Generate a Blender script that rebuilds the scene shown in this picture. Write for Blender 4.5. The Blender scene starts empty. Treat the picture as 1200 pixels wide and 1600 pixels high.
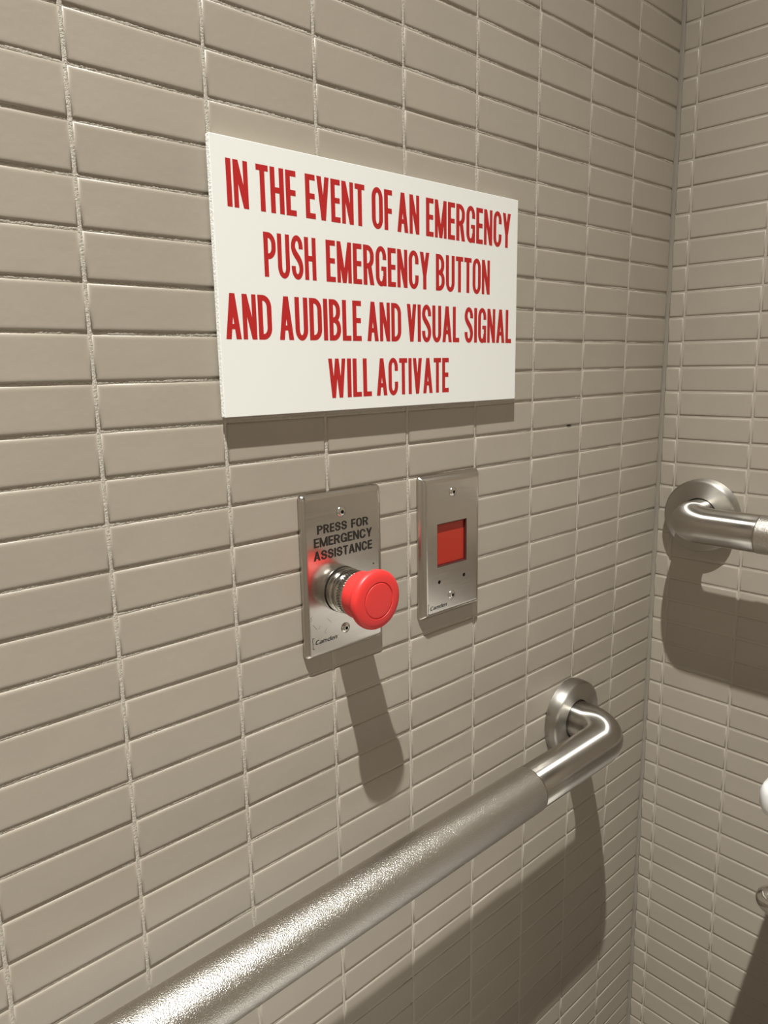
import bpy, bmesh, math, random
from mathutils import Vector, Matrix
from mathutils.geometry import delaunay_2d_cdt

# ------------------------------------------------------------------ units
# built in inches on a frame whose origin is on the tiled inside corner
# (wall_left is y = 0, wall_right is x = 0); FLOOR is the floor level in it
IN = 0.0254
FLOOR = -53.0
CEIL = 80.6
def P(x, y, z): return Vector((x * IN, y * IN, (z - FLOOR) * IN))
S = bpy.context.scene
COL = S.collection
random.seed(7)

# ------------------------------------------------------------------ camera
cam_d = bpy.data.cameras.new('camera')
cam = bpy.data.objects.new('camera', cam_d); COL.objects.link(cam)
cam_d.sensor_fit = 'VERTICAL'; cam_d.sensor_height = 36.0; cam_d.sensor_width = 27.0
cam_d.lens = 36.0 * 1149.99 / 1600.0
cam_d.clip_start = 0.01
right = Vector((0.73752428, -0.67510884, -0.01691157))
down = Vector((-0.1428094, -0.13143868, -0.98098387))
fwd = Vector((0.66004804, 0.72591455, -0.1933511))
m = Matrix((right, -down, -fwd)).transposed().to_4x4()
m.translation = P(-29.9979, -15.3268, -6.7826)
cam.matrix_world = m
S.camera = cam

# ------------------------------------------------------------------ world, light, exposure
w = bpy.data.worlds.new('world'); S.world = w; w.use_nodes = True
bg = w.node_tree.nodes['Background']
bg.inputs[0].default_value = (1.0, 0.93, 0.82, 1); bg.inputs[1].default_value = 0.05
LAMP = (-40.63, -24.73, 79.53)
LAMP_COLOR = (0.98, 1.0, 0.965)
LAMP_W = 825.0
PANEL_W = 0.0
S.view_settings.view_transform = 'Standard'
S.view_settings.look = 'None'
S.view_settings.exposure = 0.0
S.view_settings.gamma = 1.0
S.view_settings.use_curve_mapping = False

def area_light(name, loc, size, watts, color, shape='DISK', size_y=None, parent=None):
    d = bpy.data.lights.new(name, 'AREA'); d.shape = shape; d.size = size * IN
    if size_y: d.size_y = size_y * IN
    d.energy = watts; d.color = color
    o = bpy.data.objects.new(name, d); COL.objects.link(o)
    o.location = P(*loc)
    if parent:
        o.parent = parent; o.matrix_parent_inverse = Matrix.Translation(-parent.location)
    return o

# ------------------------------------------------------------------ helpers
class MB:
    """collects faces given in inches and builds ONE mesh object"""
    def __init__(s): s.v = []; s.f = []; s.smooth = []; s.tan = []
    def vert(s, p): s.v.append(tuple(p)); s.tan.append((1.0, 0.0, 0.0)); return len(s.v) - 1
    def face(s, idx, smooth=False): s.f.append(tuple(idx)); s.smooth.append(smooth)
    def poly(s, pts, smooth=False): s.face([s.vert(p) for p in pts], smooth)
    def box(s, x0, x1, y0, y1, z0, z1):
        c = [s.vert((x, y, z)) for x in (x0, x1) for y in (y0, y1) for z in (z0, z1)]
        for q in ((0,1,3,2), (4,6,7,5), (0,4,5,1), (2,3,7,6), (0,2,6,4), (1,5,7,3)): s.face([c[i] for i in q])
    def loft(s, rings, close=True, cap0=False, cap1=False, smooth=True):
        idx = [[s.vert(p) for p in r] for r in rings]
        n = len(rings[0])
        for i in range(len(rings)):            # brushing direction: along the loft
            ra, rb = rings[max(i - 1, 0)], rings[min(i + 1, len(rings) - 1)]
            for k in range(n):
                d = Vector(rb[k]) - Vector(ra[k])
                if d.length > 1e-6: s.tan[idx[i][k]] = tuple(d.normalized())
        for a, b in zip(idx, idx[1:]):
            for i in range(n if close else n - 1):
                j = (i + 1) % n
                s.face((a[i], a[j], b[j], b[i]), smooth)
        if cap0: s.face(idx[0][::-1], False)
        if cap1: s.face(idx[-1], False)
    def lathe(s, prof, origin, axis, u, v, seg=64, cap0=False, cap1=False, smooth=True, rmod=None):
        """prof: (distance along axis, radius); repeated points make a crease"""
        o, a, u, v = map(Vector, (origin, axis, u, v))
        groups = [[]]
        for i, q in enumerate(prof):
            if i and q == prof[i - 1]: groups.append([])
            groups[-1].append(q)
        for gi, g in enumerate(groups):
            rings = []
            for d, r in g:
                rg = []
                for k in range(seg):
                    t = 2 * math.pi * k / seg
                    rr = r * (rmod(k, d) if rmod else 1)
                    rg.append(o + a * d + (u * math.cos(t) + v * math.sin(t)) * rr)
                rings.append(rg)
            if len(rings) > 1:
                s.loft(rings, True, cap0 and gi == 0, cap1 and gi == len(groups) - 1, smooth)
            elif cap1 and gi == len(groups) - 1:
                s.face([s.vert(p) for p in rings[0]])
    def tube(s, path, r, seg=40, cap0=True, cap1=True):
        path = [Vector(p) for p in path]
        T = []
        for i in range(len(path)):
            a = path[max(i - 1, 0)]; b = path[min(i + 1, len(path) - 1)]
            T.append((b - a).normalized())
        up = Vector((0, 0, 1)); rings = []
        for i, p in enumerate(path):
            t = T[i]; n1 = up - t * up.dot(t)
            n1 = n1.normalized() if n1.length > 1e-3 else Vector((1, 0, 0))
            n2 = t.cross(n1); rr = r[i] if isinstance(r, (list, tuple)) else r
            rings.append([p + (n1 * math.cos(2*math.pi*k/seg) + n2 * math.sin(2*math.pi*k/seg)) * rr for k in range(seg)])
        s.loft(rings, True, cap0, cap1)
    def build(s, name, mat, parent=None, recalc=True):
        me = bpy.data.meshes.new(name)
        org = parent_origin(parent)
        me.from_pydata([tuple(P(*v) - org) for v in s.v], [], s.f)
        me.polygons.foreach_set('use_smooth', s.smooth)
        if recalc:
            bm = bmesh.new(); bm.from_mesh(me)
            bmesh.ops.recalc_face_normals(bm, faces=bm.faces); bm.to_mesh(me); bm.free()
        if mat.get('brushed'):
            me.attributes.new('brush', 'FLOAT_VECTOR', 'POINT').data.foreach_set('vector', [c for t in s.tan for c in t])
        me.materials.append(mat)
        o = bpy.data.objects.new(name, me); COL.objects.link(o)
        if parent: o.parent = parent
        return o

def parent_origin(p):
    r = Vector((0, 0, 0))
    while p is not None:
        r = r + p.location; p = p.parent
    return r
def thing(name, loc, label, cat, group=None):
    o = bpy.data.objects.new(name, None); COL.objects.link(o)
    o.empty_display_size = 0.02; o.location = P(*loc)
    tag(o, label, cat, group); return o
def tag(o, label, cat, group=None):
    o['label'] = label; o['category'] = cat
    if group: o['group'] = group
def struct(o): o['kind'] = 'structure'; return o
def bevel(o, width, seg=3, angle=40):
    b = o.modifiers.new('bevel', 'BEVEL'); b.width = width * IN; b.segments = seg
    b.limit_method = 'ANGLE'; b.angle_limit = math.radians(angle)
    for f in o.data.polygons: f.use_smooth = True
    n = o.modifiers.new('normals', 'WEIGHTED_NORMAL'); n.keep_sharp = True
    return o

# ------------------------------------------------------------------ materials
def mat(name, color, rough=0.5, metal=0.0, spec=0.5):
    m = bpy.data.materials.new(name); m.use_nodes = True
    b = m.node_tree.nodes['Principled BSDF']
    b.inputs['Base Color'].default_value = (*color, 1)
    b.inputs['Roughness'].default_value = rough
    b.inputs['Metallic'].default_value = metal
    b.inputs['Specular IOR Level'].default_value = spec
    return m
def nodes(m): return m.node_tree.nodes, m.node_tree.links, m.node_tree.nodes['Principled BSDF']
def noise(m, scale, detail=2.0, stretch=None, rough=0.5):
    N, L, b = nodes(m)
    tc = N.new('ShaderNodeTexCoord'); t = N.new('ShaderNodeTexNoise')
    t.inputs['Scale'].default_value = scale; t.inputs['Detail'].default_value = detail
    t.inputs['Roughness'].default_value = rough
    if stretch:
        mp = N.new('ShaderNodeMapping'); mp.inputs['Scale'].default_value = stretch
        L.new(tc.outputs['Object'], mp.inputs['Vector']); L.new(mp.outputs['Vector'], t.inputs['Vector'])
    else: L.new(tc.outputs['Object'], t.inputs['Vector'])
    return t
def bump(m, sock, dist, strength=1.0, prev=None):
    N, L, b = nodes(m)
    n = N.new('ShaderNodeBump'); n.inputs['Distance'].default_value = dist * IN
    n.inputs['Strength'].default_value = strength
    L.new(sock, n.inputs['Height'])
    if prev: L.new(prev.outputs['Normal'], n.inputs['Normal'])
    L.new(n.outputs['Normal'], b.inputs['Normal']); return n
def remap(m, sock, lo, hi, a=0.3, b_=0.7):
    N, L, b = nodes(m)
    r = N.new('ShaderNodeMapRange'); L.new(sock, r.inputs['Value'])
    r.inputs['From Min'].default_value = a; r.inputs['From Max'].default_value = b_
    r.inputs['To Min'].default_value = lo; r.inputs['To Max'].default_value = hi
    return r.outputs['Result']

TILE = (0.332, 0.287, 0.233)
tile_m = mat('glazed taupe tile', TILE, 0.42, 0, 0.4)
def _tile():
    N, L, b = nodes(tile_m)
    at = N.new('ShaderNodeAttribute'); at.attribute_name = 'tile_tone'
    n = noise(tile_m, 22, 2)
    hsv = N.new('ShaderNodeHueSaturation'); hsv.inputs['Color'].default_value = (*TILE, 1)
    ad = N.new('ShaderNodeMath'); ad.operation = 'ADD'
    L.new(at.outputs['Fac'], ad.inputs[0]); L.new(remap(tile_m, n.outputs['Fac'], -0.02, 0.02), ad.inputs[1])
    L.new(ad.outputs[0], hsv.inputs['Value']); L.new(hsv.outputs['Color'], b.inputs['Base Color'])
    b1 = bump(tile_m, noise(tile_m, 260, 3).outputs['Fac'], 0.006, 0.5)
    b2 = bump(tile_m, noise(tile_m, 55, 1).outputs['Fac'], 0.010, 0.6, b1)
_tile()
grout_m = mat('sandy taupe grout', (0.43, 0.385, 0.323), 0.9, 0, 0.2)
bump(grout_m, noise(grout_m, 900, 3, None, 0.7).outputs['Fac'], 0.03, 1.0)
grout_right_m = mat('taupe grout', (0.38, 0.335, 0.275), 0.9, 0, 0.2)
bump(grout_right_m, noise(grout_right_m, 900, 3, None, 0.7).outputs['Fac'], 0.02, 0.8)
caulk_m = mat('grey caulk', (0.215, 0.188, 0.152), 0.6, 0, 0.3)
bump(caulk_m, noise(caulk_m, 120, 2).outputs['Fac'], 0.02, 0.6)
wallp_m = mat('beige wall paint', (0.27, 0.235, 0.195), 0.7)
bump(wallp_m, noise(wallp_m, 300, 2).outputs['Fac'], 0.01, 0.3)
ceil_m = mat('white ceiling paint', (0.66, 0.64, 0.60), 0.85)
bump(ceil_m, noise(ceil_m, 250, 2).outputs['Fac'], 0.01, 0.3)
floor_m = mat('taupe floor', (0.20, 0.175, 0.145), 0.5)
bump(floor_m, noise(floor_m, 120, 3).outputs['Fac'], 0.01, 0.3)

sign_m = mat('white sign plastic', (0.76, 0.75, 0.71), 0.42, 0, 0.4)
sign_edge_m = mat('sawn white plastic edge', (0.85, 0.84, 0.80), 0.8, 0, 0.2)
bump(sign_edge_m, noise(sign_edge_m, 700, 3, None, 0.7).outputs['Fac'], 0.03, 1.0)
red_ink_m = mat('red sign ink', (0.43, 0.014, 0.014), 0.45, 0, 0.4)
black_ink_m = mat('black ink', (0.018, 0.015, 0.012), 0.5, 0, 0.3)
hole_m = mat('dark hole', (0.006, 0.005, 0.004), 0.8, 0, 0.1)

def brushed(m, aniso):
    N, L, b = nodes(m); m['brushed'] = 1
    a = N.new('ShaderNodeAttribute'); a.attribute_name = 'brush'
    b.inputs['Anisotropic'].default_value = aniso
    L.new(a.outputs['Vector'], b.inputs['Tangent'])
def steel(name, color, rough, streak, axis):
    m = mat(name, color, rough, 1.0)
    N, L, b = nodes(m)
    n = noise(m, 1.0, 2, streak)
    L.new(remap(m, n.outputs['Fac'], rough - 0.03, rough + 0.04), b.inputs['Roughness'])
    bump(m, n.outputs['Fac'], 0.0003, 0.03)
    b.inputs['Anisotropic'].default_value = 0.0
    return m
plate_m = steel('brushed stainless plate', (0.55, 0.512, 0.465), 0.22, (40, 400, 1500), 'x')
bar_m = mat('satin stainless tube', (0.50, 0.468, 0.425), 0.33, 1.0); brushed(bar_m, 1.0)
flange_m = mat('satin stainless flange', (0.46, 0.43, 0.388), 0.48, 1.0); brushed(flange_m, 0.8)
peen_m = mat('peened stainless grip', (0.52, 0.485, 0.44), 0.28, 1.0)
bump(peen_m, noise(peen_m, 1350, 2, None, 0.6).outputs['Fac'], 0.0145, 0.95)
chrome_m = mat('polished chrome', (0.72, 0.70, 0.67), 0.07, 1.0)
worn_chrome_m = mat('worn chrome collar', (0.46, 0.435, 0.395), 0.16, 1.0)
bump(worn_chrome_m, noise(worn_chrome_m, 420, 3).outputs['Fac'], 0.012, 0.5)
screw_m = mat('screw steel', (0.62, 0.59, 0.54), 0.2, 1.0)
gasket_m = mat('black rubber gasket', (0.010, 0.009, 0.008), 0.85, 0, 0.15)
red_plastic_m = mat('red button plastic', (0.63, 0.032, 0.029), 0.42, 0, 0.4)
bump(red_plastic_m, noise(red_plastic_m, 500, 2).outputs['Fac'], 0.003, 0.3)
red_lens_m = mat('red indicator lens', (0.37, 0.026, 0.013), 0.20, 0, 0.5)
lens_frame_m = mat('dark red lens surround', (0.06, 0.008, 0.006), 0.5)
china_m = mat('white vitreous china', (0.62, 0.60, 0.585), 0.12, 0, 0.5)
seat_m = mat('white seat plastic', (0.80, 0.79, 0.77), 0.3)
lamp_m = mat('frosted lamp glass', (0.9, 0.88, 0.84), 0.4)
lamp_m.node_tree.nodes['Principled BSDF'].inputs['Emission Color'].default_value = (1.0, 0.92, 0.80, 1)
lamp_m.node_tree.nodes['Principled BSDF'].inputs['Emission Strength'].default_value = 4.0
trim_m = mat('white lamp trim', (0.8, 0.79, 0.76), 0.4)

# ------------------------------------------------------------------ tiled walls
ROW0, ROW1 = int(FLOOR), int(CEIL)
COL_A, COL_P, COL_B = 3.1357, 2.98492, 0.7395
def tiled_wall(name, to3d, edges, vj, hj, seed):
    """edges: (u0, u1) of each tile column, u measured away from the corner"""
    rnd = random.Random(seed)
    V = []; F = []; SM = []; tone = []
    rings = ((0.0, 0.080), (0.0, 0.040), (0.007, 0.024), (0.020, 0.012), (0.038, 0.0045), (0.060, 0.001), (0.085, 0.0), (0.11, 0.0))
    for (u0, u1) in edges:
        off = rnd.uniform(-0.006, 0.006)
        for r in range(ROW0, ROW1):
            z0 = r + hj / 2 + off + rnd.uniform(-0.007, 0.007); z1 = r + 1 - hj / 2 + off + rnd.uniform(-0.007, 0.007)
            a0 = u0 + rnd.uniform(-0.008, 0.008); a1 = u1 + rnd.uniform(-0.008, 0.008)
            tl = [rnd.uniform(-0.006, 0.006) for _ in range(4)]
            base = len(V); t = rnd.uniform(0.965, 1.035)
            for ins, dep in rings:
                for k, (uu, zz) in enumerate(((a0 + ins, z0 + ins), (a1 - ins, z0 + ins), (a1 - ins, z1 - ins), (a0 + ins, z1 - ins))):
                    V.append(tuple(P(*to3d(uu, dep + tl[k], zz))))
            n = len(rings)
            for i in range(n - 1):
                for k in range(4):
                    j = (k + 1) % 4
                    F.append((base+4*i+k, base+4*i+j, base+4*i+4+j, base+4*i+4+k)); SM.append(True); tone.append(t)
            F.append(tuple(base + 4*(n-1) + k for k in range(4))); SM.append(True); tone.append(t)
    me = bpy.data.meshes.new(name); me.from_pydata(V, [], F)
    me.polygons.foreach_set('use_smooth', SM)
    at = me.attributes.new('tile_tone', 'FLOAT', 'FACE'); at.data.foreach_set('value', tone)
    bm = bmesh.new(); bm.from_mesh(me); bmesh.ops.recalc_face_normals(bm, faces=bm.faces)
    bm.to_mesh(me); bm.free()
    me.materials.append(tile_m)
    o = bpy.data.objects.new(name, me); COL.objects.link(o)
    return struct(o)

LX, RY = 78.0, 66.0
vj, hj = 0.062, 0.070
eL = [(0.10, COL_A - vj / 2)]
u = COL_A
while u < LX - 3: eL.append((u + vj / 2, u + COL_P - vj / 2)); u += COL_P
eR = [(0.10, COL_B - 0.036)]
u = COL_B
while u < RY - 3: eR.append((u + 0.036, u + COL_P - 0.036)); u += COL_P
wl = tiled_wall('wall_left', lambda u, d, z: (-u, d, z), eL, vj, hj, 3)
wr = tiled_wall('wall_right', lambda u, d, z: (d, -u, z), eR, vj, hj, 5)
# the grout bed each wall is set in, a solid slab behind the tiles
b = MB(); b.box(-LX, 0.5, 0.034, 0.8, FLOOR, CEIL); 
# ... with the sanded grout itself standing unevenly in the joints
rg_ = random.Random(23)
def wander(n, amp, step):
    k = [rg_.uniform(-amp, amp) for _ in range(n // step + 3)]
    return [k[i // step] * (1 - (i % step) / step) + k[i // step + 1] * (i % step) / step for i in range(n)]
def ribbon(b, along, c, lo, hi, width, depth, step=0.045):
    n = int((hi - lo) / step) + 1; cols = 7
    wl_ = wander(n, 0.010, 9); wr_ = wander(n, 0.010, 11); dp = wander(n, 0.007, 14)
    prev = None
    for i in range(n):
        t = lo + i * step; row = []
        for k in range(cols):
            f = k / (cols - 1)
            off = c - width/2 + wl_[i] + f * (width + wr_[i] - wl_[i])
            d = depth + dp[i] + 0.010 * (2*f - 1)**2 + rg_.uniform(-0.0045, 0.0045)
            row.append(b.vert((t, d, off) if along == 'x' else (off, d, t)))
        if prev:
            for k in range(cols - 1): b.face((prev[k], row[k], row[k+1], prev[k+1]), True)
        prev = row
for r in range(-40, 8): ribbon(b, 'x', r, -36.0, -0.1, hj * 1.5, 0.026)
u = COL_A
while u < 36: ribbon(b, 'z', -u, -40, 8, vj * 1.6, 0.014); u += COL_P
struct(b.build('wall_left_grout', grout_m, recalc=False))
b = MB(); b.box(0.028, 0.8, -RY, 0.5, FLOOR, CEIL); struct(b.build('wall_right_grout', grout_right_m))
# a missing bit of grout in one joint
b = MB(); b.loft([[(-6.86 + .13*math.cos(a), d, -8.985 + .022*math.sin(a)) for a in [2*math.pi*k/16 for k in range(16)]] for d in (.004, .03)], True, True, True)
b.build('grout_gap', hole_m, wl)
# caulked inside corner: a soft, uneven bead
rnd = random.Random(11); b = MB(); rings = []
zz = FLOOR
while zz < CEIL:
    wv = 0.125 + rnd.uniform(-0.03, 0.03) + 0.02 * math.sin(zz * 1.7)
    rg = []
    for k in range(7):
        t = k / 6 * math.pi / 2
        rg.append((-wv + wv * 0.85 * math.sin(t) , -wv * 0.85 + wv * 0.85 * math.cos(t) * 1.0, zz))
    rg = [(-wv, 0.01, zz)] + [(-wv * (1 - math.sin(t)) , -wv * (1 - math.cos(t)), zz) for t in [math.pi/2*k/6 for k in range(7)]][1:-1] + [(0.01, -wv, zz), (0.04, 0.04, zz)]
    rings.append(rg); zz += 0.33
b.loft(rings, True, True, True); struct(b.build('trim_1', caulk_m))

# the rest of the room
b = MB(); b.box(-LX - 4, 0.8, -RY - 4, 0.8, FLOOR - 3, FLOOR); struct(b.build('floor', floor_m))
b = MB(); b.box(-LX - 4, 0.8, -RY - 4, 0.8, CEIL, CEIL + 3); struct(b.build('ceiling', ceil_m))
b = MB(); b.box(-LX - 4, 0.8, -RY - 4, -RY, FLOOR, CEIL); struct(b.build('wall_back', wallp_m))
b = MB(); b.box(-LX - 4, -LX, -RY, 0.8, FLOOR, CEIL); struct(b.build('wall_front', wallp_m))

# ------------------------------------------------------------------ ceiling lamps
def downlight(loc, watts, label, size):
    t = thing('ceiling_downlight', (loc[0], loc[1], CEIL), label, 'light', None)
    b = MB()
    b.lathe([(0, 2.9), (0.22, 2.75), (0.26, 2.3), (0.26, 2.3), (0.1, 1.9), (0.02, 1.9)], (loc[0], loc[1], CEIL), (0,0,-1), (1,0,0), (0,1,0), 48)
    b.build('trim_ring', trim_m, t)
    b = MB(); b.lathe([(0.0, 1.95), (0.08, 1.9), (0.12, 1.2), (0.14, 0.02)], (loc[0], loc[1], CEIL), (0,0,-1), (1,0,0), (0,1,0), 32, cap1=True)
    b.build('lens', lamp_m, t)
    d = bpy.data.lights.new('lamp_light', 'SPOT'); d.energy = watts; d.color = LAMP_COLOR
    d.spot_size = math.radians(87); d.spot_blend = 1.0; d.shadow_soft_size = size / 2 * IN
    o = bpy.data.objects.new('lamp_light', d); COL.objects.link(o)
    o.location = P(*loc) - t.location; o.parent = t
    o.rotation_euler = Vector((-0.036, -0.073, -1.0)).to_track_quat('-Z', 'Y').to_euler()
    return t
downlight(LAMP, LAMP_W, 'round white recessed downlight in the ceiling, out of frame above', 1.3)
if PANEL_W > 0:
    t = thing('ceiling_panel_light', (-46, -48, CEIL), 'flat square white ceiling light panel, out of frame above', 'light')
    b = MB(); b.box(-60, -32, -62, -34, CEIL - 0.5, CEIL); bevel(b.build('frame', trim_m, t), 0.08)
    b = MB(); b.box(-59, -33, -61, -35, CEIL - 0.6, CEIL - 0.45); b.build('diffuser', lamp_m, t)
    area_light('lamp_light', (-46, -48, CEIL - 0.75), 26, PANEL_W, LAMP_COLOR, 'SQUARE', parent=t)

# ------------------------------------------------------------------ lettering
class Font:
    """block capitals drawn from bars and elliptical arcs; cap height 1"""
    def __init__(s, W, v, h, k, gap, space):
        s.W, s.v, s.h, s.k, s.gap, s.space = W, v, h, k, gap, space
    def rect(s, x0, y0, x1, y1): return [[(x0,y0),(x1,y0),(x1,y1),(x0,y1)]]
    def arc(s, cx, cy, a, b, t0, t1, n=14, v=None, h=None):
        v = v or s.v; h = h or s.h; out = []
        for i in range(n):
            q = []
            for t, inner in ((i, 0), (i + 1, 0), (i + 1, 1), (i, 1)):
                an = math.radians(t0 + (t1 - t0) * t / n)
                ra, rb = (max(a - v, .004), max(b - h, .004)) if inner else (a, b)
                q.append((cx + ra * math.cos(an), cy + rb * math.sin(an)))
            out.append(q)
        return out
    def strip(s, pts, wd):
        out = []; L = []
        for i, p in enumerate(pts):
            a = pts[max(i-1,0)]; c = pts[min(i+1,len(pts)-1)]
            dx, dy = c[0]-a[0], c[1]-a[1]; l = math.hypot(dx, dy)
            ww = wd[i] if isinstance(wd, list) else wd
            L.append(((p[0]-dy/l*ww/2, p[1]+dx/l*ww/2), (p[0]+dy/l*ww/2, p[1]-dx/l*ww/2)))
        for a, c in zip(L, L[1:]): out.append([a[0], a[1], c[1], c[0]])
        return out
    def para(s, xb, xt, w, y0=0, y1=1): return [[(xb,y0),(xb+w,y0),(xt+w,y1),(xt,y1)]]
    def glyph(s, c):
        W, v, h, k = s.W, s.v, s.h, s.k; R = s.rect; g = []
        def bowl(y0, y1, x1, kk):
            rx = min(x1 * .62, x1 - v * .6); kk = min(kk, (y1 - y0) / 2)
            return (R(0, y1-h, x1-rx, y1) + R(0, y0, x1-rx, y0+h) + R(x1-v, y0+kk, x1, y1-kk)
                    + s.arc(x1-rx, y1-kk, rx, kk, 0, 90) + s.arc(x1-rx, y0+kk, rx, kk, -90, 0))
        if c == 'I': return R(0,0,v,1), v
        if c == 'L': w = W*.76; return R(0,0,v,1)+R(0,0,w,h), w
        if c == 'E': w = W*.78; return R(0,0,v,1)+R(0,0,w,h)+R(0,1-h,w,1)+R(0,.5-h*.42,w*.95,.5+h*.58), w
        if c == 'F': w = W*.74; return R(0,0,v,1)+R(0,1-h,w,1)+R(0,.47-h*.42,w*.95,.47+h*.58), w
        if c == 'T': w = W*.86; return R(0,1-h,w,1)+R((w-v)/2,0,(w+v)/2,1), w
        if c == 'H': return R(0,0,v,1)+R(W-v,0,W,1)+R(0,.5-h*.45,W,.5+h*.55), W
        if c == 'N': return R(0,0,v*.92,1)+R(W-v*.92,0,W,1)+s.para(W-v*1.02,0,v*1.02), W
        if c == 'M':
            w = W*1.24; d = v*.95
            return R(0,0,v*.88,1)+R(w-v*.88,0,w,1)+s.para(w/2-d/2,0,d)+s.para(w/2-d/2,w-d,d), w
        if c == 'V': w = W*1.0; d = v*1.05; return s.para(w/2-d/2,0,d)+s.para(w/2-d/2,w-d,d), w
        if c == 'A':
            w = W*1.08; d = v*1.05
            return s.para(0,w/2-d/2,d)+s.para(w-d,w/2-d/2,d)+R(w*.2,.22,w*.8,.22+h*.9), w
        if c == 'W':
            w = W*1.42; d = v*.88; a = w*.29
            return (s.para(a-d/2,0,d)+s.para(a-d/2,w/2-d/2,d)+s.para(w-a-d/2,w/2-d/2,d)+s.para(w-a-d/2,w-d,d)), w
        if c == 'Y':
            w = W*1.0; d = v*1.05
            return R((w-v)/2,0,(w+v)/2,.42)+s.para((w-d)/2,0,d,.38,1)+s.para((w-d)/2,w-d,d,.38,1), w
        if c == 'U': return R(0,k,v,1)+R(W-v,k,W,1)+s.arc(W/2,k,W/2,k+.012,180,360), W
        if c == 'O': return R(0,k,v,1-k)+R(W-v,k,W,1-k)+s.arc(W/2,1-k,W/2,k+.012,0,180)+s.arc(W/2,k,W/2,k+.012,180,360), W
        if c == 'C': return (R(0,k,v,1-k)+s.arc(W/2,1-k,W/2,k+.012,0,180)+s.arc(W/2,k,W/2,k+.012,180,360)
                             +R(W-v,.655,W,max(1-k,.66))+R(W-v,min(k,.34),W,.36)), W
        if c == 'G': return (R(0,k,v,1-k)+s.arc(W/2,1-k,W/2,k+.012,0,180)+s.arc(W/2,k,W/2,k+.012,180,360)
                             +R(W-v,.67,W,max(1-k,.68))+R(W-v*.85,0.0,W,.5)+R(W*.52,.5-h*.85,W,.5)), W
        if c == 'D': return R(0,0,v,1)+bowl(0,1,W,k*1.05), W
        if c == 'P': w = W*.97; return R(0,0,v,1)+bowl(.40,1,w,k), w
        if c == 'B': w = W*.98; return R(0,0,v,1)+bowl(.5-h*.5,1,w*.95,k)+bowl(0,.5+h*.5,w,k), w
        if c == 'R':
            w = W*.99
            return R(0,0,v,1)+bowl(.44-h*.2,1,w*.97,k)+s.para(w-v*1.12,w*.5-v*.35,v*1.1,0,.46), w
        if c == 'S':
            n = 12; pts = []
            P0, P1, P2, P3 = (v/2,1-k+.01),(v/2,.56),(W-v/2,.50),(W-v/2,k-.01)
            for i in range(n+1):
                t = i/n; q = 1-t
                pts.append(tuple(q**3*P0[j]+3*q*q*t*P1[j]+3*q*t*t*P2[j]+t**3*P3[j] for j in (0,1)))
            wd = [v*(1+.12*math.sin(math.pi*i/n)) for i in range(n+1)]
            return (s.strip(pts,wd)+s.arc(W/2,1-k,W/2,k+.012,0,180)+s.arc(W/2,k,W/2,k+.012,180,360)
                    +R(W-v,.70,W,max(1-k,.705))+R(0,min(k,.295),v,.30)), W
        return [], W
    def line(s, text):
        x = 0; out = []
        for c in text:
            if c == ' ': x += s.space; continue
            g, w = s.glyph(c)
            out += [[(px + x, py) for px, py in q] for q in g]; x += w + s.gap
        return out, x - s.gap

def fix_ccw(q):
    a = sum(q[i][0]*q[(i+1)%len(q)][1]-q[(i+1)%len(q)][0]*q[i][1] for i in range(len(q)))
    return q if a > 0 else q[::-1]
def ink(name, polys, y, material, parent):
    """union of overlapping flat shapes as one clean printed layer facing -y"""
    K = 20.0; vs = []; fs = []; polys = [fix_ccw(q) for q in polys]
    for q in polys:
        fs.append(list(range(len(vs), len(vs) + len(q)))); vs += [Vector((p[0] * K, p[1] * K)) for p in q]
    V, E_, F, _, _, _ = delaunay_2d_cdt(vs, [], fs, 0, 1e-5)
    box = [(min(p[0] for p in q), max(p[0] for p in q), min(p[1] for p in q), max(p[1] for p in q)) for q in polys]
    def covered(x, z):
        for q, (a0, a1, c0, c1) in zip(polys, box):
            if a0 <= x <= a1 and c0 <= z <= c1 and all(
                    (q[(k+1) % len(q)][0]-q[k][0])*(z-q[k][1]) - (q[(k+1) % len(q)][1]-q[k][1])*(x-q[k][0]) >= -1e-9 for k in range(len(q))): return True
        return False
    b = MB(); idx = [b.vert((p[0] / K, y, p[1] / K)) for p in V]
    for f in F:
        pts = [V[i] for i in f]
        a = sum(pts[i][0]*pts[(i+1)%len(f)][1]-pts[(i+1)%len(f)][0]*pts[i][1] for i in range(len(f)))
        if abs(a) < 1e-9 or not covered(sum(p[0] for p in pts)/len(f)/K, sum(p[1] for p in pts)/len(f)/K): continue
        b.face([idx[i] for i in (f if a > 0 else f[::-1])])
    return b.build(name, material, parent, recalc=False)
def write(name, font, words, z0, z1, y, material, parent, thick=0.002):
    """one printed line facing -y: words are (text, x0, x1) at cap height z0..z1"""
    polys = []
    for text, x0, x1 in words:
        g, w = font.line(text); sx = (x1 - x0) / w
        polys += [[(x0 + px * sx, z0 + pz * (z1 - z0)) for px, pz in q] for q in g]
    return ink(name, polys, y - thick, material, parent)
sign_font = Font(0.43, 0.150, 0.128, 0.26, 0.055, 0.225)
plate_font = Font(0.72, 0.215, 0.170, 0.36, 0.065, 0.33)

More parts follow.
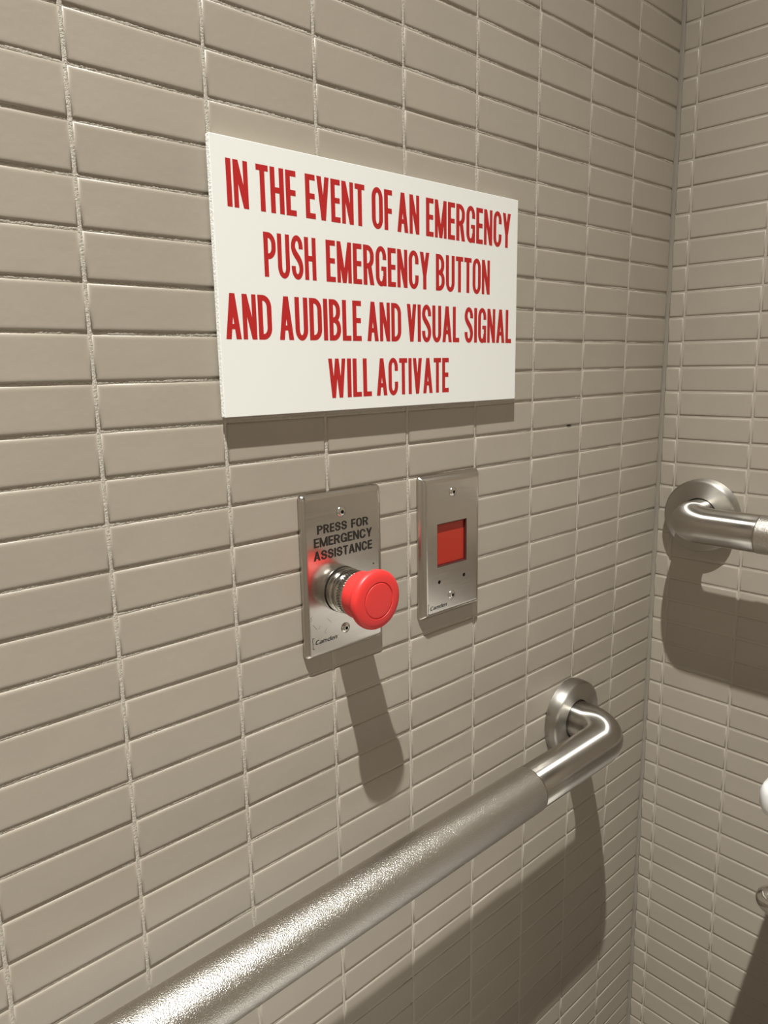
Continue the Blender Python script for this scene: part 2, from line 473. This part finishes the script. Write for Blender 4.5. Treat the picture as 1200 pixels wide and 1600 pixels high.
# ------------------------------------------------------------------ emergency sign
SX0, SX1, SZ0, SZ1, ST = -21.17, -10.38, -7.875, -1.76, 0.22
sg = thing('emergency_sign', ((SX0+SX1)/2, -ST/2, SZ0), 'white rectangular plastic sign with four lines of red capital letters on the tiled wall', 'sign')
b = MB(); b.box(SX0, SX1, -ST, -0.07, SZ0, SZ1); pn = bevel(b.build('panel', sign_m, sg), 0.012, 2)
for x0, x1, z0, z1 in ((SX0-.004, SX0+.004, SZ0+.02, SZ1-.02), (SX1-.004, SX1+.004, SZ0+.02, SZ1-.02)):
    b = MB(); b.box(x0, x1, -ST+.014, -.08, z0, z1); b.build('sawn_edge', sign_edge_m, pn)
for x in (SX0 + .6, SX1 - 1.6):
    b = MB(); b.box(x, x + 1.0, -.075, .004, SZ0 + .5, SZ1 - .5); b.build('mounting_tape', sign_edge_m, sg)
for words, z0, z1 in (
        ((('IN', -20.80, -20.24), ('THE', -20.02, -18.91), ('EVENT', -18.64, -16.75), ('OF', -16.51, -15.78), ('AN', -15.60, -14.76), ('EMERGENCY', -14.50, -10.74)), -3.22, -2.21),
        ((('PUSH', -19.90, -18.38), ('EMERGENCY', -18.07, -14.37), ('BUTTON', -14.11, -11.72)), -4.66, -3.66),
        ((('AND', -21.02, -19.76), ('AUDIBLE', -19.55, -16.95), ('AND', -16.75, -15.50), ('VISUAL', -15.28, -13.11), ('SIGNAL', -12.87, -10.63)), -6.10, -5.08),
        ((('WILL', -18.10, -16.63), ('ACTIVATE', -16.45, -13.57)), -7.55, -6.55)):
    write('lettering', sign_font, words, z0, z1, -ST, red_ink_m, sg)['label'] = 'line of red condensed capitals'

# ------------------------------------------------------------------ wall plates
def rrect(x0, x1, z0, z1, r, n=5):
    pts = []
    for cx, cz, t0 in ((x1-r, z1-r, 0), (x0+r, z1-r, 90), (x0+r, z0+r, 180), (x1-r, z0+r, 270)):
        for i in range(n + 1):
            t = math.radians(t0 + 90*i/n); pts.append((cx + r*math.cos(t), cz + r*math.sin(t)))
    return pts
def plate_body(x0, x1, z0, z1, prof, hole=None):
    """prof: (inset, out, corner radius); the face is left open at hole if given"""
    b = MB(); rings = []
    for ins, out, r in prof:
        rings.append([(px, -out, pz) for px, pz in rrect(x0+ins, x1-ins, z0+ins, z1-ins, r)])
    b.loft(rings, True, True, False)
    last = rings[-1]
    if not hole: b.poly(last)
    else:
        hx0, hx1, hz0, hz1, hd = hole; y = last[0][1]; n = len(last)//4
        hr = [(hx1, y, hz1), (hx0, y, hz1), (hx0, y, hz0), (hx1, y, hz0)]
        I = [b.vert(p) for p in last]; H = [b.vert(p) for p in hr]; D = [b.vert((p[0], -hd, p[2])) for p in hr]
        for s_ in range(4):
            seg = I[s_*n:(s_+1)*n]
            for a, c in zip(seg, seg[1:]): b.face((H[s_], a, c))
            nx = (s_+1) % 4
            b.face((H[s_], seg[-1], I[nx*n], H[nx]))
            b.face((H[s_], H[nx], D[nx], D[s_]))
    return b
def screw(x, z, y, parent):
    b = MB()
    b.lathe([(0, .148), (.018, .145), (.040, .118), (.052, .075), (.054, .06), (.054, .06), (.054, .050)], (x, -y, z), (0,-1,0), (1,0,0), (0,0,1), 32)
    s_ = b.build('screw', screw_m, parent)
    b = MB()
    b.lathe([(.050, .054), (.050, .054), (.030, .05)], (x, -y, z), (0,-1,0), (1,0,0), (0,0,1), 6, cap1=True, smooth=False)
    b.lathe([(.0545, .054), (.055, .001)], (x, -y, z), (0,-1,0), (1,0,0), (0,0,1), 6, smooth=False)
    b.build('socket', hole_m, s_)
    return s_

CAMD_H = 0.115
def logo(x0, x1, zc, y, parent):
    """small slanted wordmark with a thin bracket in front of it"""
    f = Font(1, .2, .2, .4, 0, 0)
    def C():
        return f.rect(0,.3,.2,.7)+f.arc(.45,.7,.45,.3,40,180,10,.2,.19)+f.arc(.45,.3,.45,.3,180,320,10,.2,.19)
    def a(): return f.rect(0,.0,.62,.15)+f.rect(0,.0,.18,.42)+f.rect(0,.29,.62,.42)+f.rect(.5,0,.7,.6)+f.rect(.08,.55,.62,.70)
    def m_(): return f.rect(0,0,.19,.7)+f.rect(0,.54,1.0,.7)+f.rect(.44,0,.63,.7)+f.rect(.88,0,1.07,.6)
    def d(): return f.rect(0,.12,.19,.58)+f.rect(.06,0,.7,.16)+f.rect(.06,.54,.7,.7)+f.rect(.52,0,.72,1.0)
    def e(): return f.rect(0,.1,.19,.6)+f.rect(.06,.54,.62,.7)+f.rect(.06,0,.68,.15)+f.rect(0,.28,.7,.41)+f.rect(.52,.28,.7,.6)
    def n_(): return f.rect(0,0,.19,.7)+f.rect(0,.54,.6,.7)+f.rect(.5,0,.69,.6)
    x = 0; g = []
    for fn, wd in ((C,.98),(a,.82),(m_,1.2),(d,.85),(e,.82),(n_,.7)):
        g += [[(px+x+py*.28, py) for px, py in q] for q in fn()]; x += wd
    tot = x + .2; sx = (x1-x0)/tot
    h = CAMD_H*1.08
    polys = [[(x0+px*sx, zc - h/2 + pz*h) for px, pz in q] for q in g]
    # bracket
    bx = x0 - .085; t = .014
    for r in ((bx, zc-.17, bx+t, zc+.15), (bx, zc+.15-t, bx+.055, zc+.15), (bx, zc-.17, bx+.055, zc-.17+t), (bx, zc-.02, bx+.035, zc-.02+t)):
        polys.append([(r[0],r[1]),(r[2],r[1]),(r[2],r[3]),(r[0],r[3])])
    o = ink('logo', polys, -y-.003, black_ink_m, parent); o['label'] = 'small black slanted maker wordmark'
    return o

# push button station
PX0, PX1, PZ0, PZ1 = -19.09, -16.31, -14.50, -10.0
T1 = 0.175
bs = thing('emergency_call_button', ((PX0+PX1)/2, -T1/2, PZ0), 'stainless wall plate with a big red mushroom push button', 'button')
b = plate_body(PX0, PX1, PZ0, PZ1, ((0, 0, .13), (0, .06, .13), (.010, .095, .125), (.030, .128, .115), (.062, .152, .10), (.10, .168, .08), (.135, T1, .07), (.17, T1, .06), (.22, T1, .05)))
plate = b.build('wall_plate', plate_m, bs)
for words, z0, z1 in (((('PRESS', -18.61, -17.59), ('FOR', -17.44, -16.82)), -11.085, -10.845),
                     ((('EMERGENCY', -18.73, -16.69),), -11.435, -11.18), ((('ASSISTANCE', -18.75, -16.70),), -11.79, -11.535)):
    write('lettering', plate_font, words, z0, z1, -T1, black_ink_m, plate, .003)['label'] = 'line of bold black capitals'
logo(-18.80, -18.03, -14.04, T1, plate)
screw(-17.78, -10.58, T1, bs); screw(-17.74, -13.87, T1, bs)
b = MB(); b.lathe([(0.002, .025), (0.0025, .001)], (-16.66, -T1, -12.24), (0,-1,0), (1,0,0), (0,0,1), 10); b.build('pit', hole_m, plate)
# scratches on the lower left of the plate
polys = []; f = Font(1, .2, .2, .4, 0, 0); rs = random.Random(4)
for cx, cz, n in ((-18.86, -13.28, 5), (-18.86, -13.52, 5), (-18.35, -13.45, 5), (-18.40, -13.72, 4), (-18.62, -13.6, 2)):
    x, z = cx, cz
    for i in range(n):
        x2, z2 = x + rs.uniform(-.05, .05), z - rs.uniform(.01, .045)
        for q in f.strip([(x, z), (x2, z2)], rs.uniform(.004, .009)):
            polys.append(q)
        x, z = x2, z2 - .008
ink('scratches', polys, -T1-.002, black_ink_m, plate)
BX, BZ = -17.79, -12.745
fr = ((BX, -0.0, BZ), (0,-1,0), (1,0,0), (0,0,1))
b = MB(); b.lathe([(T1, .640), (.190, .640), (.194, .63), (.194, .55)], *fr, 64); b.build('gasket', gasket_m, bs)
b = MB()
b.lathe([(.185, .60), (.205, .622), (.23, .630), (.36, .632), (.385, .618), (.385, .618), (.395, .595), (.415, .595), (.415, .595), (.43, .612), (.56, .612), (.585, .60), (.66, .60), (.66, .50)], *fr, 64)
col_ = b.build('collar', worn_chrome_m, bs)
b = MB()
b.lathe([(.62, .585), (.64, .615), (.84, .615), (.88, .59), (.95, .55)], *fr, 144, rmod=lambda k, d: 1.0 if (k % 3) else 0.95)
b.build('knurled_ring', worn_chrome_m, col_)
b = MB()
b.lathe([(.86, .56), (.88, .635), (.90, .645), (1.15, .655), (1.27, .675), (1.33, .70), (1.365, .735), (1.40, .775), (1.44, .795), (1.50, .803), (1.55, .798), (1.59, .778),
         (1.615, .745), (1.635, .69), (1.648, .60), (1.655, .505), (1.655, .505), (1.643, .495), (1.632, .487), (1.632, .487), (1.632, .478), (1.645, .466), (1.657, .455), (1.657, .455), (1.662, .38), (1.664, .2), (1.664, .02)], *fr, 96, cap1=True)
b.build('push_button', red_plastic_m, bs)['label'] = 'red mushroom head'

# indicator light plate
QX0, QX1, QZ0, QZ1 = -14.75, -12.02, -14.50, -10.0
T2 = 0.235
il = thing('indicator_light', ((QX0+QX1)/2, -T2/2, QZ0), 'narrow stainless wall plate with a square red signal window', 'light')
HX0, HX1, HZ0, HZ1 = -14.10, -12.75, -12.87, -11.51
b = plate_body(QX0, QX1, QZ0, QZ1, ((0, 0, .12), (0, .03, .12), (.015, .07, .11), (.10, .170, .06), (.145, .212, .05), (.18, .228, .045), (.215, T2, .04), (.26, T2, .04)), (HX0, HX1, HZ0, HZ1, .13))
plate = b.build('wall_plate', plate_m, il)
b = MB()
for r in ((HX0, HX0+.03, HZ0, HZ1), (HX1-.03, HX1, HZ0, HZ1), (HX0+.03, HX1-.03, HZ0, HZ0+.03), (HX0+.03, HX1-.03, HZ1-.03, HZ1)):
    b.box(r[0], r[1], -.215, -.10, r[2], r[3])
b.build('window_surround', lens_frame_m, il)
b = MB(); b.box(HX0+.03, HX1-.03, -.155, -.10, HZ0+.03, HZ1-.03); bevel(b.build('lens', red_lens_m, il), .03)['label'] = 'red translucent lens'
for x, z in ((-14.01, -13.345), (-12.87, -13.335)):
    b = MB(); b.lathe([(-.001, .062), (.003, .058), (.0035, .001)], (x, -T2, z), (0,-1,0), (1,0,0), (0,0,1), 20); b.build('pin_hole', hole_m, plate)
logo(-14.43, -13.66, -14.12, T2, plate)
screw(-13.40, -10.58, T2, il); screw(-13.45, -13.87, T2, il)

# ------------------------------------------------------------------ grab bars
def grab_bar(label, to3d, near, far, z, off, r_tube, r_grip, bend, grip0, fl_r, fl_d, loc):
    """to3d(u, d, z): u along the wall, d out of it"""
    t = thing('grab_bar', loc, label, 'grab bar')
    sgn = 1 if far > near else -1
    ax = Vector(to3d(0, 1, 0)) - Vector(to3d(0, 0, 0)); uu = Vector(to3d(1, 0, 0)) - Vector(to3d(0, 0, 0))
    g0 = near + sgn * grip0; g1 = far - sgn * grip0
    b = MB(); b.lathe([(min(g0, g1), r_tube*.98), (min(g0,g1)+.006, r_grip), (min(g0,g1)+.05, r_grip), (max(g0, g1)-.05, r_grip), (max(g0,g1)-.006, r_grip), (max(g0, g1), r_tube*.98)], to3d(0, off, z), uu, ax, (0,0,1), 96, True, True)
    b.build('grip', peen_m, t)['label'] = 'peened textured grip'
    for end, s_ in ((near, sgn), (far, -sgn)):
        path = [to3d(end, 0.05, z), to3d(end, off - bend, z)]
        path += [to3d(end + s_*bend*(1-math.cos(a)), off - bend + bend*math.sin(a), z) for a in [math.pi/2*i/14 for i in range(1, 15)]]
        path += [to3d(end + s_*grip0*.7, off, z), to3d(end + s_*(grip0 + .1), off, z)]
        b = MB(); b.tube(path, r_tube, 64); b.build('elbow', bar_m, t)
        b = MB(); R = fl_r
        b.lathe([(0, R), (fl_d*.55, R*.995), (fl_d*.86, R*.985), (fl_d*.86, R*.985), (fl_d*.93, R*.975), (fl_d*.985, R*.95), (fl_d, R*.925), (fl_d, R*.925), (fl_d*.995, R*.90), (fl_d*.98, R*.70), (fl_d*.96, r_tube + .05), (fl_d*.96, r_tube+.05), (fl_d*.80, r_tube + .045), (.05, r_tube+.01)],
                to3d(end, 0, z), ax, uu, (0,0,1), 80, True)
        b.build('flange', flange_m, t)
    return t
grab_bar('long stainless grab bar rising from lower left, below the red push button', lambda u, d, z: (u, -d, z), -6.38, -46.4, -20.53, 2.15, .735, .752, 1.25, 5.38, 1.53, .5, (-26, 0, -20.53))
grab_bar('shorter stainless grab bar end on the right hand wall, at the right edge', lambda u, d, z: (-d, u, z), -2.1, -38, -13.03, 2.15, .705, .72, 1.15, 3.05, 1.515, .5, (0, -20, -13.03))

# ------------------------------------------------------------------ toilet (only a tank corner and its lever reach into the frame)
to = thing('toilet', (-14, -16.4, FLOOR), 'white toilet, only its tank lid corner and chrome lever at the right edge', 'toilet')
def rbox(x0, x1, y0, y1, z0, z1, r, tap=0.0):
    b = MB(); rings = []
    n = 6
    for zz, ins in ((z0, r), (z0 + r*.3, r*.3), (z0 + r, 0), (z1 - r, 0), (z1 - r*.3, r*.3), (z1, r)):
        k = tap * (z1 - zz) / (z1 - z0)
        rings.append([(px, py, zz) for px, py in rrect(x0+ins+k, x1-ins, y0+ins+k, y1-ins-k, max(.55 - ins, .2), n)])
    b.loft(rings, True, True, True); return b
YL, XF, ZL = -7.50, -7.25, -20.42
rbox(XF, -.4, YL - 17.4, YL, ZL - .55, ZL + .55, .32).build('tank_lid', china_m, to)
rbox(XF + .55, -.6, YL - 16.8, YL - .95, -37.6, ZL - .55, .3, .8).build('tank', china_m, to)
b = MB(); b.lathe([(0, .5), (.12, .5), (.16, .42), (.5, .40)], (XF + .56, YL - 2.0, -23.35), (-1,0,0), (0,1,0), (0,0,1), 32, cap1=True)
lv = b.build('flush_lever', chrome_m, to); lv['label'] = 'polished chrome lever'
b = MB()
for_ = [(YL - .34 + dy, r) for dy, r in ((-.10, .02), (-.12, .14), (-.18, .25), (-.28, .34), (-.42, .41), (-.62, .455), (-.9, .47), (-1.4, .46), (-2.1, .42), (-2.8, .30), (-4.5, .27), (-4.9, .22), (-5.0, .05))]
b.tube([(XF - .35, y, -23.35) for y, r in for_], [r for y, r in for_], 32); b.build('handle', chrome_m, lv)
def oval(cx, cy, a, bb, z, n=40): return [(cx + a*math.cos(2*math.pi*i/n)*(1.0), cy + bb*math.sin(2*math.pi*i/n), z) for i in range(n)]
CY = YL - 8.7
b = MB(); b.loft([oval(-13, CY, 7.5, 5, FLOOR), oval(-13, CY, 7, 4.6, FLOOR+1), oval(-13.5, CY, 6.4, 4.4, FLOOR+6), oval(-16, CY, 9, 6, FLOOR+11), oval(-17.5, CY, 11, 7.2, FLOOR+15.2), oval(-17.5, CY, 10.9, 7.2, FLOOR+16), oval(-17.5, CY, 8.8, 5.4, FLOOR+16), oval(-17.5, CY, 7, 4, FLOOR+12), oval(-17.5, CY, 3, 2, FLOOR+9)], True, True, True)
b.box(-9, -1, CY-6.5, CY+6.5, FLOOR+13.0, -37.4); b.build('bowl', china_m, to)
b = MB(); b.loft([oval(-17.5, CY, 11, 7.4, FLOOR+16), oval(-17.5, CY, 11, 7.4, FLOOR+16.7), oval(-17.5, CY, 10.5, 7, FLOOR+17.3), oval(-17.5, CY, 5, 3, FLOOR+17.5)], True, True, True); b.build('seat_cover', seat_m, to)
